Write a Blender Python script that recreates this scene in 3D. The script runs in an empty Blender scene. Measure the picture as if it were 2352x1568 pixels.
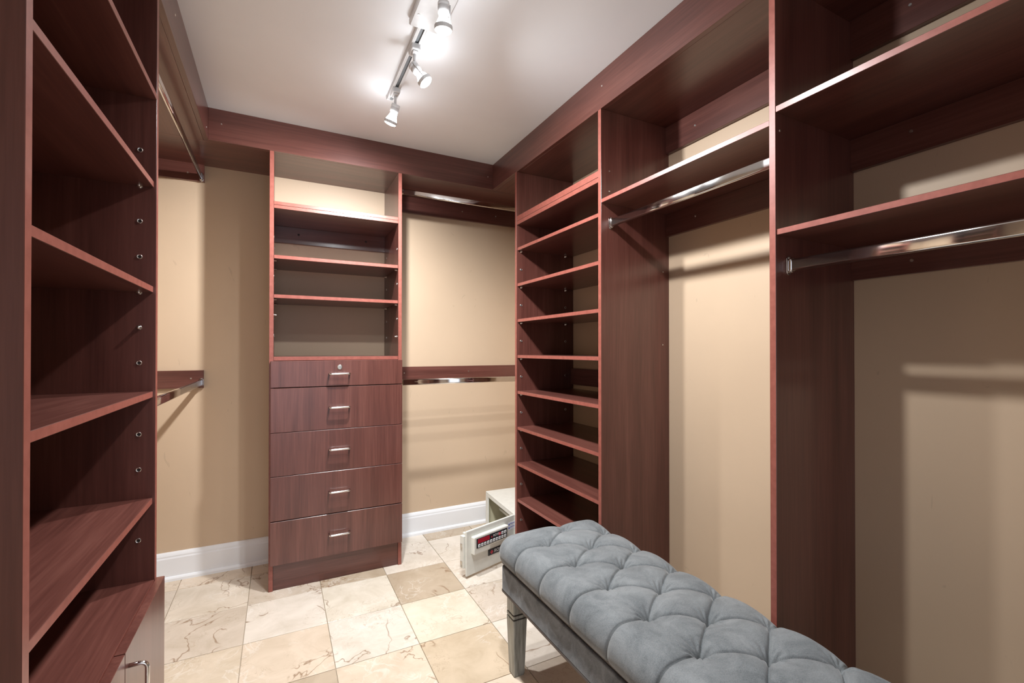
import bpy, bmesh, math, random
import numpy as np
from mathutils import Vector, Matrix

random.seed(7)
SC = bpy.context.scene
COL = SC.collection
H = 1.15                      # eye height in metres; measures below are in eye heights unless noted

# ------------------------------------------------------------------ camera
cam_d = bpy.data.cameras.new('camera')
cam_d.sensor_width = 36.0
cam_d.lens = 36.0 * 1050.0 / 2352.0
cam_d.shift_y = 13.6 / 2352.0
cam_d.clip_start = 0.02
cam = bpy.data.objects.new('camera', cam_d)
COL.objects.link(cam)
cam.location = (0, 0, H)
cam.rotation_euler = (math.radians(90.35), 0, -math.atan(536 / 1050))
SC.camera = cam

# ------------------------------------------------------------------ world and exposure
w = bpy.data.worlds.new('world')
SC.world = w
w.use_nodes = True
bg = w.node_tree.nodes['Background']
bg.inputs['Color'].default_value = (0.80, 0.87, 1.0, 1)
bg.inputs['Strength'].default_value = 1.3
SC.view_settings.view_transform = 'Standard'
SC.view_settings.look = 'None'
SC.view_settings.gamma = 1.0
SC.view_settings.use_curve_mapping = False
SC.view_settings.exposure = 0.60
LAMP_W = 46.0
LAMP_COL = (0.965, 0.985, 1.0)

# ------------------------------------------------------------------ materials
def new_mat(name):
    m = bpy.data.materials.new(name)
    m.use_nodes = True
    nt = m.node_tree
    return m, nt, nt.nodes['Principled BSDF']

def N(nt, typ, **kw):
    n = nt.nodes.new(typ)
    for k, v in kw.items():
        if k in n.inputs.keys():
            n.inputs[k].default_value = v
        else:
            setattr(n, k, v)
    return n

def ramp(nt, fac, stops):
    r = nt.nodes.new('ShaderNodeValToRGB')
    el = r.color_ramp.elements
    while len(el) < len(stops):
        el.new(0.5)
    for e, (p, c) in zip(el, stops):
        e.position = p
        e.color = (c[0], c[1], c[2], 1)
    nt.links.new(fac, r.inputs['Fac'])
    return r

def obj_coords(nt, rnd=True):
    tc = N(nt, 'ShaderNodeTexCoord')
    if not rnd:
        return tc.outputs['Object']
    oi = N(nt, 'ShaderNodeObjectInfo')
    mul = N(nt, 'ShaderNodeMath', operation='MULTIPLY')
    nt.links.new(oi.outputs['Random'], mul.inputs[0])
    mul.inputs[1].default_value = 57.0
    add = N(nt, 'ShaderNodeVectorMath', operation='ADD')
    nt.links.new(tc.outputs['Object'], add.inputs[0])
    nt.links.new(mul.outputs[0], add.inputs[1])
    return add.outputs['Vector']

def wood_mat(name, axis):
    m, nt, b = new_mat(name)
    co = obj_coords(nt)
    def stretched(k, lo):
        mp = N(nt, 'ShaderNodeMapping')
        sc = [k, k, k]
        sc['xyz'.index(axis)] = lo
        mp.inputs['Scale'].default_value = sc
        nt.links.new(co, mp.inputs['Vector'])
        return mp.outputs['Vector']
    n1 = N(nt, 'ShaderNodeTexNoise', Scale=1.0, Detail=5.0, Roughness=0.6, Distortion=0.6)
    nt.links.new(stretched(16, 0.9), n1.inputs['Vector'])
    n2 = N(nt, 'ShaderNodeTexNoise', Scale=1.0, Detail=3.0, Roughness=0.6)
    nt.links.new(stretched(140, 5.0), n2.inputs['Vector'])
    mx = N(nt, 'ShaderNodeMix')
    mx.inputs['Factor'].default_value = 0.38
    nt.links.new(n1.outputs['Fac'], mx.inputs['A'])
    nt.links.new(n2.outputs['Fac'], mx.inputs['B'])
    r = ramp(nt, mx.outputs['Result'], [(0.33, (0.074, 0.0235, 0.0178)), (0.5, (0.114, 0.0378, 0.0288)), (0.68, (0.160, 0.0590, 0.0448))])
    nt.links.new(r.outputs['Color'], b.inputs['Base Color'])
    b.inputs['Roughness'].default_value = 0.30
    b.inputs['Specular IOR Level'].default_value = 0.55
    b.inputs['Coat Weight'].default_value = 0.3
    b.inputs['Coat Roughness'].default_value = 0.2
    bp = N(nt, 'ShaderNodeBump', Strength=0.06, Distance=0.002)
    nt.links.new(n2.outputs['Fac'], bp.inputs['Height'])
    nt.links.new(bp.outputs['Normal'], b.inputs['Normal'])
    return m

WX, WY, WZ = wood_mat('mahogany_grain_x', 'x'), wood_mat('mahogany_grain_y', 'y'), wood_mat('mahogany_grain_z', 'z')

def lit_edge_mat():
    m, nt, b = new_mat('mahogany_lit_edge')
    co = obj_coords(nt)
    n = N(nt, 'ShaderNodeTexNoise', Scale=60.0, Detail=3.0)
    nt.links.new(co, n.inputs['Vector'])
    r = ramp(nt, n.outputs['Fac'], [(0.3, (0.235, 0.068, 0.050)), (0.7, (0.30, 0.093, 0.070))])  # lighter than the boards: lamp light on front edges painted into the colour
    nt.links.new(r.outputs['Color'], b.inputs['Base Color'])
    b.inputs['Roughness'].default_value = 0.34
    return m
WEDGE = lit_edge_mat()

def paint_mat(name, col, rough=0.55, marks=0.0, bump=0.03):
    m, nt, b = new_mat(name)
    co = obj_coords(nt, False)
    n = N(nt, 'ShaderNodeTexNoise', Scale=1.3, Detail=4.0, Roughness=0.55)
    nt.links.new(co, n.inputs['Vector'])
    r = ramp(nt, n.outputs['Fac'], [(0.3, [c * 0.94 for c in col]), (0.7, [min(1, c * 1.04) for c in col])])
    out = r.outputs['Color']
    if marks:
        mp = N(nt, 'ShaderNodeMapping')
        mp.inputs['Scale'].default_value = (9, 9, 4)
        nt.links.new(co, mp.inputs['Vector'])
        n2 = N(nt, 'ShaderNodeTexNoise', Scale=2.2, Detail=2.0, Distortion=1.5)
        nt.links.new(mp.outputs['Vector'], n2.inputs['Vector'])
        mr = ramp(nt, n2.outputs['Fac'], [(0.725, (0, 0, 0)), (0.76, (1, 1, 1))])
        mixc = N(nt, 'ShaderNodeMix', data_type='RGBA')
        ml = N(nt, 'ShaderNodeMath', operation='MULTIPLY')
        ml.inputs[1].default_value = marks
        nt.links.new(mr.outputs['Color'], ml.inputs[0])
        nt.links.new(ml.outputs[0], mixc.inputs[0])
        nt.links.new(out, mixc.inputs[6])
        mixc.inputs[7].default_value = (0.22, 0.16, 0.12, 1)
        out = mixc.outputs[2]
    nt.links.new(out, b.inputs['Base Color'])
    b.inputs['Roughness'].default_value = rough
    n3 = N(nt, 'ShaderNodeTexNoise', Scale=260.0, Detail=2.0)
    nt.links.new(co, n3.inputs['Vector'])
    bp = N(nt, 'ShaderNodeBump', Strength=bump, Distance=0.002)
    nt.links.new(n3.outputs['Fac'], bp.inputs['Height'])
    nt.links.new(bp.outputs['Normal'], b.inputs['Normal'])
    return m

WALL = paint_mat('tan_wall_paint', (0.575, 0.43, 0.298), 0.5, marks=0.18)
CEIL = paint_mat('white_ceiling_paint', (0.875, 0.90, 0.925), 0.5)
TRIM = paint_mat('white_gloss_trim_paint', (0.80, 0.81, 0.83), 0.3, bump=0.0)

def simple(name, col, rough=0.5, metal=0.0, emit=None, es=0.0, bump=0.0):
    m, nt, b = new_mat(name)
    co = obj_coords(nt, False)
    n = N(nt, 'ShaderNodeTexNoise', Scale=35.0, Detail=3.0)
    nt.links.new(co, n.inputs['Vector'])
    r = ramp(nt, n.outputs['Fac'], [(0.25, [c * 0.94 for c in col]), (0.75, [min(1, c * 1.05) for c in col])])
    nt.links.new(r.outputs['Color'], b.inputs['Base Color'])
    b.inputs['Roughness'].default_value = rough
    b.inputs['Metallic'].default_value = metal
    if emit:
        b.inputs['Emission Color'].default_value = (*emit, 1)
        b.inputs['Emission Strength'].default_value = es
    return m

CHROME = simple('polished_chrome', (0.78, 0.77, 0.76), 0.12, 1.0)
STEEL = simple('satin_nickel', (0.72, 0.70, 0.66), 0.3, 1.0)
DARKHOLE = simple('dark_hole', (0.02, 0.015, 0.015), 0.7)
LWHITE = simple('white_lamp_enamel', (0.62, 0.62, 0.62), 0.4)
LGREY = simple('grey_track_slot', (0.16, 0.17, 0.18), 0.5)
LENS = simple('lit_lamp_lens', (1, 1, 1), 0.3, 0, (1.0, 0.97, 0.93), 14.0)
BULB = simple('glowing_reflector_glass', (0.9, 0.9, 0.9), 0.2, 0, (0.92, 0.96, 1.0), 30.0)
SAFE = simple('off_white_safe_enamel', (0.69, 0.69, 0.64), 0.4)
SAFEIN = simple('olive_safe_interior', (0.42, 0.39, 0.27), 0.6)
KEYBLK = simple('black_keypad_plastic', (0.018, 0.02, 0.024), 0.4)
KEYWHT = simple('white_key_plastic', (0.72, 0.74, 0.76), 0.5)
KEYGRY = simple('grey_key_glyph', (0.06, 0.07, 0.08), 0.5)
REDPL = simple('red_display_window', (0.36, 0.012, 0.03), 0.25)
REDKEY = simple('red_key', (0.55, 0.03, 0.06), 0.4)
TXTWHT = simple('white_print', (0.75, 0.75, 0.75), 0.5)
BLUE = simple('blue_sticker_print', (0.02, 0.04, 0.40), 0.5)
STICK = simple('pale_sticker', (0.70, 0.72, 0.78), 0.5)
BRASS = simple('bronze_piping', (0.05, 0.034, 0.026), 0.5)
BLACKG = simple('painted_gap_shade', (0.022, 0.018, 0.016), 0.8)  # near-black colour stands in for shade between lid and seat box

def velvet(name, c0, c1, scale):
    m, nt, b = new_mat(name)
    co = obj_coords(nt, False)
    n = N(nt, 'ShaderNodeTexNoise', Scale=scale, Detail=6.0, Roughness=0.7, Distortion=0.8)
    nt.links.new(co, n.inputs['Vector'])
    n2 = N(nt, 'ShaderNodeTexNoise', Scale=420.0, Detail=2.0)
    nt.links.new(co, n2.inputs['Vector'])
    mx = N(nt, 'ShaderNodeMix')
    mx.inputs['Factor'].default_value = 0.3
    nt.links.new(n.outputs['Fac'], mx.inputs['A'])
    nt.links.new(n2.outputs['Fac'], mx.inputs['B'])
    r = ramp(nt, mx.outputs['Result'], [(0.34, c0), (0.62, c1)])
    nt.links.new(r.outputs['Color'], b.inputs['Base Color'])
    b.inputs['Roughness'].default_value = 0.85
    b.inputs['Specular IOR Level'].default_value = 0.2
    b.inputs['Sheen Weight'].default_value = 0.25
    b.inputs['Sheen Roughness'].default_value = 0.4
    bp = N(nt, 'ShaderNodeBump', Strength=0.12, Distance=0.002)
    nt.links.new(n2.outputs['Fac'], bp.inputs['Height'])
    nt.links.new(bp.outputs['Normal'], b.inputs['Normal'])
    return m
VELVET = velvet('grey_velvet', (0.095, 0.105, 0.111), (0.205, 0.218, 0.224), 9.0)
VELVET2 = velvet('brushed_grey_velvet', (0.075, 0.083, 0.093), (0.22, 0.24, 0.258), 14.0)

def leg_mat():
    m, nt, b = new_mat('silvered_grey_wood')
    co = obj_coords(nt, False)
    mp = N(nt, 'ShaderNodeMapping')
    mp.inputs['Scale'].default_value = (110, 110, 9)
    nt.links.new(co, mp.inputs['Vector'])
    n = N(nt, 'ShaderNodeTexNoise', Scale=1.0, Detail=4.0, Roughness=0.6)
    nt.links.new(mp.outputs['Vector'], n.inputs['Vector'])
    r = ramp(nt, n.outputs['Fac'], [(0.3, (0.17, 0.17, 0.15)), (0.7, (0.42, 0.43, 0.40))])
    nt.links.new(r.outputs['Color'], b.inputs['Base Color'])
    b.inputs['Roughness'].default_value = 0.4
    b.inputs['Metallic'].default_value = 0.15
    return m
LEGM = leg_mat()

def marble_mat():
    m, nt, b = new_mat('cream_marble_tile')
    co = obj_coords(nt)
    oi = N(nt, 'ShaderNodeObjectInfo')
    # cloudy body
    n1 = N(nt, 'ShaderNodeTexNoise', Scale=7.0, Detail=6.0, Roughness=0.62, Distortion=0.7)
    nt.links.new(co, n1.inputs['Vector'])
    cl = ramp(nt, n1.outputs['Fac'], [(0.3, (0.84, 0.82, 0.78)), (0.55, (1.0, 1.0, 1.0)), (0.75, (1.10, 1.10, 1.11))])
    mul = N(nt, 'ShaderNodeMix', data_type='RGBA', blend_type='MULTIPLY')
    mul.inputs[0].default_value = 1.0
    nt.links.new(oi.outputs['Color'], mul.inputs[6])
    nt.links.new(cl.outputs['Color'], mul.inputs[7])
    cur = mul.outputs[2]
    def veins(scale, width, dist, col, strength, maskscale, lo, hi):
        nonlocal cur
        n = N(nt, 'ShaderNodeTexNoise', Scale=scale, Detail=4.0, Roughness=0.55, Distortion=dist)
        nt.links.new(co, n.inputs['Vector'])
        s = N(nt, 'ShaderNodeMath', operation='SUBTRACT'); s.inputs[1].default_value = 0.5
        nt.links.new(n.outputs['Fac'], s.inputs[0])
        a = N(nt, 'ShaderNodeMath', operation='ABSOLUTE')
        nt.links.new(s.outputs[0], a.inputs[0])
        r = ramp(nt, a.outputs[0], [(0.0, (1, 1, 1)), (width, (0, 0, 0))])
        mk = N(nt, 'ShaderNodeTexNoise', Scale=maskscale, Detail=1.0)
        ad = N(nt, 'ShaderNodeVectorMath', operation='ADD'); ad.inputs[1].default_value = (3.1, 7.7, 1.9)
        nt.links.new(co, ad.inputs[0]); nt.links.new(ad.outputs['Vector'], mk.inputs['Vector'])
        mr = ramp(nt, mk.outputs['Fac'], [(lo, (0, 0, 0)), (hi, (1, 1, 1))])
        mm = N(nt, 'ShaderNodeMath', operation='MULTIPLY')
        nt.links.new(r.outputs['Color'], mm.inputs[0]); nt.links.new(mr.outputs['Color'], mm.inputs[1])
        m2 = N(nt, 'ShaderNodeMath', operation='MULTIPLY'); m2.inputs[1].default_value = strength
        nt.links.new(mm.outputs[0], m2.inputs[0])
        mixc = N(nt, 'ShaderNodeMix', data_type='RGBA')
        nt.links.new(m2.outputs[0], mixc.inputs[0])
        nt.links.new(cur, mixc.inputs[6])
        mixc.inputs[7].default_value = (*col, 1)
        cur = mixc.outputs[2]
    veins(3.6, 0.010, 0.5, (0.25, 0.15, 0.085), 0.85, 4.0, 0.52, 0.57)
    veins(15.0, 0.018, 1.2, (0.36, 0.27, 0.18), 0.45, 6.0, 0.52, 0.62)
    veins(8.0, 0.03, 1.6, (0.88, 0.86, 0.82), 0.28, 5.0, 0.5, 0.62)
    nt.links.new(cur, b.inputs['Base Color'])
    b.inputs['Roughness'].default_value = 0.22
    b.inputs['Specular IOR Level'].default_value = 0.4
    return m
MARBLE = marble_mat()
GROUT = simple('beige_grout', (0.42, 0.35, 0.26), 0.8)

# ------------------------------------------------------------------ builders
WLOC = {}
def wl(o):
    return WLOC.get(o.name, Vector((0, 0, 0)))

def reg(o, world, parent):
    world = Vector(world)
    if parent is not None:
        o.parent = parent
        o.location = world - wl(parent)
    else:
        o.location = world
    WLOC[o.name] = world
    return o

def tag(o, label=None, cat=None, group=None, kind=None):
    if label: o['label'] = label
    if cat: o['category'] = cat
    if group: o['group'] = group
    if kind: o['kind'] = kind
    return o

def thing(name, loc, label, cat, group=None):
    o = bpy.data.objects.new(name, None)
    o.empty_display_size = 0.05
    COL.objects.link(o)
    reg(o, Vector(loc) * H, None)
    return tag(o, label, cat, group)

def mesh_obj(name, bm, mat, world, parent=None, smooth=False):
    me = bpy.data.meshes.new(name)
    bm.to_mesh(me)
    bm.free()
    mats = mat if isinstance(mat, (list, tuple)) else [mat]
    for q in mats:
        me.materials.append(q)
    if smooth:
        for p in me.polygons:
            p.use_smooth = True
    o = bpy.data.objects.new(name, me)
    COL.objects.link(o)
    return reg(o, world, parent)

def add_box(bm, lo, hi, bev=0.0, seg=1, mi=0):
    """box in metres in local coordinates, optional bevel"""
    lo, hi = Vector(lo), Vector(hi)
    r = bmesh.ops.create_cube(bm, size=1.0)
    vs = r['verts']
    c, s = (lo + hi) / 2, hi - lo
    for v in vs:
        v.co = Vector((v.co.x * s.x, v.co.y * s.y, v.co.z * s.z)) + c
    fs = set(f for v in vs for f in v.link_faces)
    for f in fs:
        f.material_index = mi
    if bev > 0:
        es = list(set(e for v in vs for e in v.link_edges))
        bmesh.ops.bevel(bm, geom=es, offset=min(bev, min(s) * 0.45), segments=seg, affect='EDGES', profile=0.5)
    return bm

def box(name, x0, x1, y0, y1, z0, z1, mat, parent=None, bev=0.0008, edge=None, smooth=False):
    """box given in eye heights; edge = face direction that carries the edge colour with lamp light painted in"""
    lo, hi = Vector((x0, y0, z0)) * H, Vector((x1, y1, z1)) * H
    c = (lo + hi) / 2
    bm = bmesh.new()
    add_box(bm, lo - c, hi - c, bev)
    mats = [mat]
    if edge is not None:
        mats.append(WEDGE)
        d = Vector(edge)
        for f in bm.faces:
            if f.normal.dot(d) > 0.9:
                f.material_index = 1
    return mesh_obj(name, bm, mats, c, parent, smooth)

def add_cyl(bm, p0, p1, r0, r1=None, n=16, cap=True):
    p0, p1 = Vector(p0), Vector(p1)
    r1 = r0 if r1 is None else r1
    d = (p1 - p0)
    z = d.normalized()
    x = z.orthogonal().normalized()
    y = z.cross(x)
    a, b = [], []
    for i in range(n):
        t = 2 * math.pi * i / n
        o = x * math.cos(t) + y * math.sin(t)
        a.append(bm.verts.new(p0 + o * r0))
        b.append(bm.verts.new(p1 + o * r1))
    for i in range(n):
        j = (i + 1) % n
        bm.faces.new((a[i], a[j], b[j], b[i]))
    if cap:
        bm.faces.new(a[::-1])
        bm.faces.new(b)
    return bm

def add_lathe(bm, p0, axis, prof, n=20):
    """prof: list of (distance along axis, radius)"""
    p0 = Vector(p0); z = Vector(axis).normalized()
    x = z.orthogonal().normalized(); y = z.cross(x)
    rings = []
    for d, r in prof:
        rings.append([bm.verts.new(p0 + z * d + (x * math.cos(2 * math.pi * i / n) + y * math.sin(2 * math.pi * i / n)) * max(r, 1e-5)) for i in range(n)])
    for a, b in zip(rings, rings[1:]):
        for i in range(n):
            j = (i + 1) % n
            bm.faces.new((a[i], a[j], b[j], b[i]))
    bm.faces.new(rings[0][::-1]); bm.faces.new(rings[-1])
    return bm

def add_tube(bm, pts, r, n=10):
    pts = [Vector(p) for p in pts]
    rings = []
    prev = None
    for i, p in enumerate(pts):
        d = (pts[min(i + 1, len(pts) - 1)] - pts[max(i - 1, 0)]).normalized()
        x = d.orthogonal().normalized() if prev is None else (prev - d * prev.dot(d)).normalized()
        prev = x
        y = d.cross(x)
        rings.append([bm.verts.new(p + (x * math.cos(2 * math.pi * k / n) + y * math.sin(2 * math.pi * k / n)) * r) for k in range(n)])
    for a, b in zip(rings, rings[1:]):
        for k in range(n):
            j = (k + 1) % n
            bm.faces.new((a[k], a[j], b[j], b[k]))
    bm.faces.new(rings[0][::-1]); bm.faces.new(rings[-1])
    return bm

def clone(o, world, parent):
    c = o.copy()
    COL.objects.link(c)
    c.parent = None
    return reg(c, world, parent)

# ------------------------------------------------------------------ key measures (eye heights)
XL, XR = -0.567, 1.30           # side walls
YB = 2.46                       # back wall
YN = -0.95                      # wall behind the camera, with the doorway
ZC = 1.957                      # ceiling
FL, FR, FB = -0.250, 0.9836, 2.143   # front planes of the left, right and back runs
ZT = 1.830                      # underside of the top shelves
TH = 0.0167                     # board thickness

# ------------------------------------------------------------------ room shell
W = 0.09
tag(box('wall_left', XL - W, XL, YN - W, YB + W, -0.05, ZC + 0.05, WALL, bev=0), kind='structure')
tag(box('wall_right', XR, XR + W, YN - W, YB + W, -0.05, ZC + 0.05, WALL, bev=0), kind='structure')
tag(box('wall_back', XL, XR, YB, YB + W, -0.05, ZC + 0.05, WALL, bev=0), kind='structure')
tag(box('ceiling', XL - W, XR + W, YN - W, YB + W, ZC, ZC + 0.06, CEIL, bev=0), kind='structure')
DX0, DX1, DZ = -0.36, 0.52, 1.78
bm = bmesh.new()
for a in ((XL, DX0, -0.05, ZC), (DX1, XR, -0.05, ZC), (DX0, DX1, DZ, ZC)):
    add_box(bm, Vector((a[0], YN - W, a[2])) * H, Vector((a[1], YN, a[3])) * H)
tag(mesh_obj('wall_front', bm, WALL, (0, 0, 0)), kind='structure')
bm = bmesh.new()
for a in ((DX0 - 0.06, DX0, 0.0, DZ + 0.06), (DX1, DX1 + 0.06, 0.0, DZ + 0.06), (DX0, DX1, DZ, DZ + 0.06)):
    add_box(bm, Vector((a[0], YN, a[2])) * H, Vector((a[1], YN + 0.015, a[3])) * H, 0.003)
tag(mesh_obj('trim_1', bm, TRIM, (0, 0, 0)), kind='structure')

# floor: grout bed with single marble tiles
floor = tag(box('floor', XL - W, XR + W, YN - 1.2, YB + W, -0.06, -0.004, GROUT, bev=0), kind='structure')
PT = 0.2685
L_, M_, T_ = (0.70, 0.655, 0.585), (0.60, 0.535, 0.455), (0.48, 0.405, 0.31)
K_ = (0.66, 0.57, 0.46)
tones = {('A', 0): L_, ('A', -1): M_, ('A', 1): K_, ('B', 0): (0.74, 0.67, 0.57), ('B', 1): L_, ('B', 2): K_, ('B', -1): T_,
         ('C', 0): T_, ('C', 1): (0.72, 0.65, 0.54), ('C', 2): (0.56, 0.47, 0.35), ('C', -1): L_, ('C', -2): L_, ('D', 0): L_, ('D', 1): M_,
         ('D', 2): L_, ('D', -1): (0.75, 0.69, 0.59), ('D', -2): T_, ('Z', -1): (0.66, 0.60, 0.51), ('Z', 0): M_, ('Z', 1): (0.62, 0.54, 0.43)}
g = 0.0022
tile_me = None
cols = {-2: 'Z', -1: 'A', 0: 'B', 1: 'C', 2: 'D'}
rnd = random.Random(3)
for i in range(-3, 5):
    for j in range(-11, 4):
        x0, y0 = 0.1625 + i * PT, 1.805 + j * PT
        x1, y1 = x0 + PT, y0 + PT
        xa, xb, ya, yb = max(x0, XL), min(x1, XR), max(y0, YN - 0.09), min(y1, YB)
        if xb - xa < 0.02 or yb - ya < 0.02:
            continue
        lo, hi = Vector((xa + g / 2, ya + g / 2, -0.012)) * H, Vector((xb - g / 2, yb - g / 2, 0)) * H
        c = (lo + hi) / 2
        full = abs((xb - xa) - PT) < 1e-6 and abs((yb - ya) - PT) < 1e-6
        if full and tile_me is not None:
            o = bpy.data.objects.new('tile', tile_me)
            COL.objects.link(o)
            reg(o, c, floor)
        else:
            bm = bmesh.new()
            add_box(bm, lo - c, hi - c, 0.0008)
            o = mesh_obj('tile', bm, MARBLE, c, floor)
            if full:
                tile_me = o.data
        t = tones.get((cols.get(i), -j)) or rnd.choice((L_, M_, M_, T_, K_))
        o.color = (min(t[0], 0.70), min(t[1], 0.66) * 0.96, min(t[2], 0.60) * 0.93, 1)

# baseboards: extruded profile with a moulded top and a shoe
def baseboard(name, p0, p1, nrm):
    """p0, p1 along the wall on the floor, nrm into the room (eye heights)"""
    p0, p1, nrm = Vector(p0) * H, Vector(p1) * H, Vector(nrm)
    pf = [(0, 0), (0.028, 0), (0.027, 0.012), (0.022, 0.019), (0.016, 0.021), (0.016, 0.108), (0.013, 0.115), (0.013, 0.122), (0.009, 0.131), (0.005, 0.137), (0, 0.138)]
    bm = bmesh.new()
    c = (p0 + p1) / 2
    ra = [bm.verts.new(p0 - c + nrm * d + Vector((0, 0, z))) for d, z in pf]
    rb = [bm.verts.new(p1 - c + nrm * d + Vector((0, 0, z))) for d, z in pf]
    for i in range(len(pf)):
        j = (i + 1) % len(pf)
        bm.faces.new((ra[i], ra[j], rb[j], rb[i]))
    bm.faces.new(ra[::-1]); bm.faces.new(rb)
    bmesh.ops.recalc_face_normals(bm, faces=bm.faces)
    return tag(mesh_obj(name, bm, TRIM, c), kind='structure')
baseboard('baseboard_back', (XL, YB, 0), (XR, YB, 0), (0, -1, 0))
baseboard('baseboard_left', (XL, 1.32, 0), (XL, YB - 0.012, 0), (1, 0, 0))
baseboard('baseboard_right', (XR, -0.05, 0), (XR, YB - 0.012, 0), (-1, 0, 0))

# ------------------------------------------------------------------ top shelves with fascia boards
def screw(parent, p, nrm, r=0.0035, mat=STEEL, name='screw'):
    bm = bmesh.new()
    add_cyl(bm, (0, 0, 0), Vector(nrm) * 0.0016, r, r * 0.8, 10)
    return mesh_obj(name, bm, mat, Vector(p) * H, parent)

ts = thing('top_shelf', (0.36, 2.3, ZT), 'dark mahogany top shelf and fascia across the back wall', 'shelf', 'top shelves under the ceiling')
box('board', XL, XR, FB + 0.0165, YB, ZT, ZT + TH, WX, ts)
box('fascia', FL, FR, FB, FB + 0.0164, ZT, ZC, WX, ts)
for p in ((-0.205, 1.90), (0.955, 1.89)):
    screw(ts, (p[0], FB, p[1]), (0, -1, 0))
ts = thing('top_shelf', (-0.4, 1.6, ZT), 'dark mahogany top shelf and fascia above the open-shelf tower with doors', 'shelf', 'top shelves under the ceiling')
box('board', XL, FL - 0.0165, 0.693, FB + 0.0163, ZT, ZT + TH, WY, ts)
box('fascia', FL - 0.0164, FL, 0.693, FB + 0.0163, ZT, ZC, WY, ts)
for p in ((1.5, 1.90), (2.10, 1.86), (0.9, 1.9)):
    screw(ts, (FL, p[0], p[1]), (1, 0, 0))
ts = thing('top_shelf', (1.14, 1.0, ZT), 'dark mahogany top shelf and fascia above the shoe shelves and hanging bays', 'shelf', 'top shelves under the ceiling')
box('board', FR + 0.0165, XR, -0.06, FB + 0.0163, ZT, ZT + TH, WY, ts)
box('fascia', FR, FR + 0.0164, -0.06, FB + 0.0163, ZT, ZC, WY, ts)
for p in ((1.25, 1.905), (0.6, 1.90)):
    screw(ts, (FR, p[0], p[1]), (-1, 0, 0))

# ------------------------------------------------------------------ small hardware
def ring_mesh(nrm, ro=0.0062, ri=0.0036):
    bm = bmesh.new()
    nrm = Vector(nrm)
    add_lathe(bm, (0, 0, 0), nrm, [(0, ro), (0.0012, ro), (0.0018, ro * 0.85), (0.0012, ri), (0.0004, ri * 0.98)], 14)
    bm.faces.ensure_lookup_table()
    for f in bm.faces:
        f.material_index = 0
    cap = max(bm.faces, key=lambda f: (len(f.verts) > 6, f.calc_center_median().dot(nrm)))
    cap.material_index = 1
    return bm
GCACHE = {}
def grommet(parent, p, nrm):
    k = tuple(nrm)
    if k not in GCACHE:
        o = mesh_obj('grommet', ring_mesh(nrm), [STEEL, DARKHOLE], Vector(p) * H, parent)
        GCACHE[k] = o
        return o
    return clone(GCACHE[k], Vector(p) * H, parent)
PCACHE = {}
def shelf_pin(parent, p, nrm):
    k = tuple(nrm)
    if k not in PCACHE:
        bm = bmesh.new()
        add_lathe(bm, (0, 0, 0), nrm, [(0, 0.0062), (0.002, 0.0062), (0.003, 0.0042), (0.010, 0.0042), (0.012, 0.003)], 12)
        o = mesh_obj('shelf_pin', bm, STEEL, Vector(p) * H, parent, True)
        PCACHE[k] = o
        return o
    return clone(PCACHE[k], Vector(p) * H, parent)

def closet_rod(p0, p1, label, ends=(True, True)):
    """oval chrome wardrobe tube, upright oval, with flanges where ends are True"""
    p0, p1 = Vector(p0), Vector(p1)
    t = thing('closet_rod', (p0 + p1) / 2, label, 'closet rod', 'oval chrome closet rods')
    a, b = p0 * H, p1 * H
    d = (b - a).normalized()
    side = Vector((0, 0, 1)).cross(d)
    def capsule(r, hh, n=10):
        out = []
        for i in range(n + 1):
            th = math.pi * i / n
            out.append((r * math.cos(th), hh + r * math.sin(th)))
        for i in range(n + 1):
            th = math.pi + math.pi * i / n
            out.append((r * math.cos(th), -hh + r * math.sin(th)))
        return out
    def extrude(prof, q0, q1, name, mat, smooth=True):
        c = (q0 + q1) / 2
        bm = bmesh.new()
        r0 = [bm.verts.new(q0 - c + side * u + Vector((0, 0, v))) for u, v in prof]
        r1 = [bm.verts.new(q1 - c + side * u + Vector((0, 0, v))) for u, v in prof]
        n = len(prof)
        for i in range(n):
            bm.faces.new((r0[i], r0[(i + 1) % n], r1[(i + 1) % n], r1[i])).smooth = smooth
        bm.faces.new(r0[::-1]); bm.faces.new(r1)
        bmesh.ops.recalc_face_normals(bm, faces=bm.faces)
        return mesh_obj(name, bm, mat, c, t)
    extrude(capsule(0.0065, 0.0095), a + d * 0.003, b - d * 0.003, 'tube', CHROME)
    for e, q, dd in ((ends[0], a, d), (ends[1], b, -d)):
        if not e:
            continue
        f = extrude(capsule(0.0105, 0.014), q, q + dd * 0.003, 'flange', CHROME)
        extrude(capsule(0.0088, 0.0105), q + dd * 0.002, q + dd * 0.013, 'cup', CHROME)
        bm = bmesh.new()
        add_cyl(bm, (0, 0, 0), dd * 0.0018, 0.003, 0.0025, 10)
        mesh_obj('flange_screw', bm, STEEL, q + dd * 0.003 + Vector((0, 0, 0.0195)), t)
    return t

def cleat(x0, x1, y0, y1, z0, z1, mat, label, screws=(), nrm=(0, -1, 0)):
    o = box('hanging_rail_board', x0, x1, y0, y1, z0, z1, mat)
    tag(o, label, 'rail', 'support rails on the walls')
    for p in screws:
        screw(o, p, nrm, 0.0045, STEEL)
    return o

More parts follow.
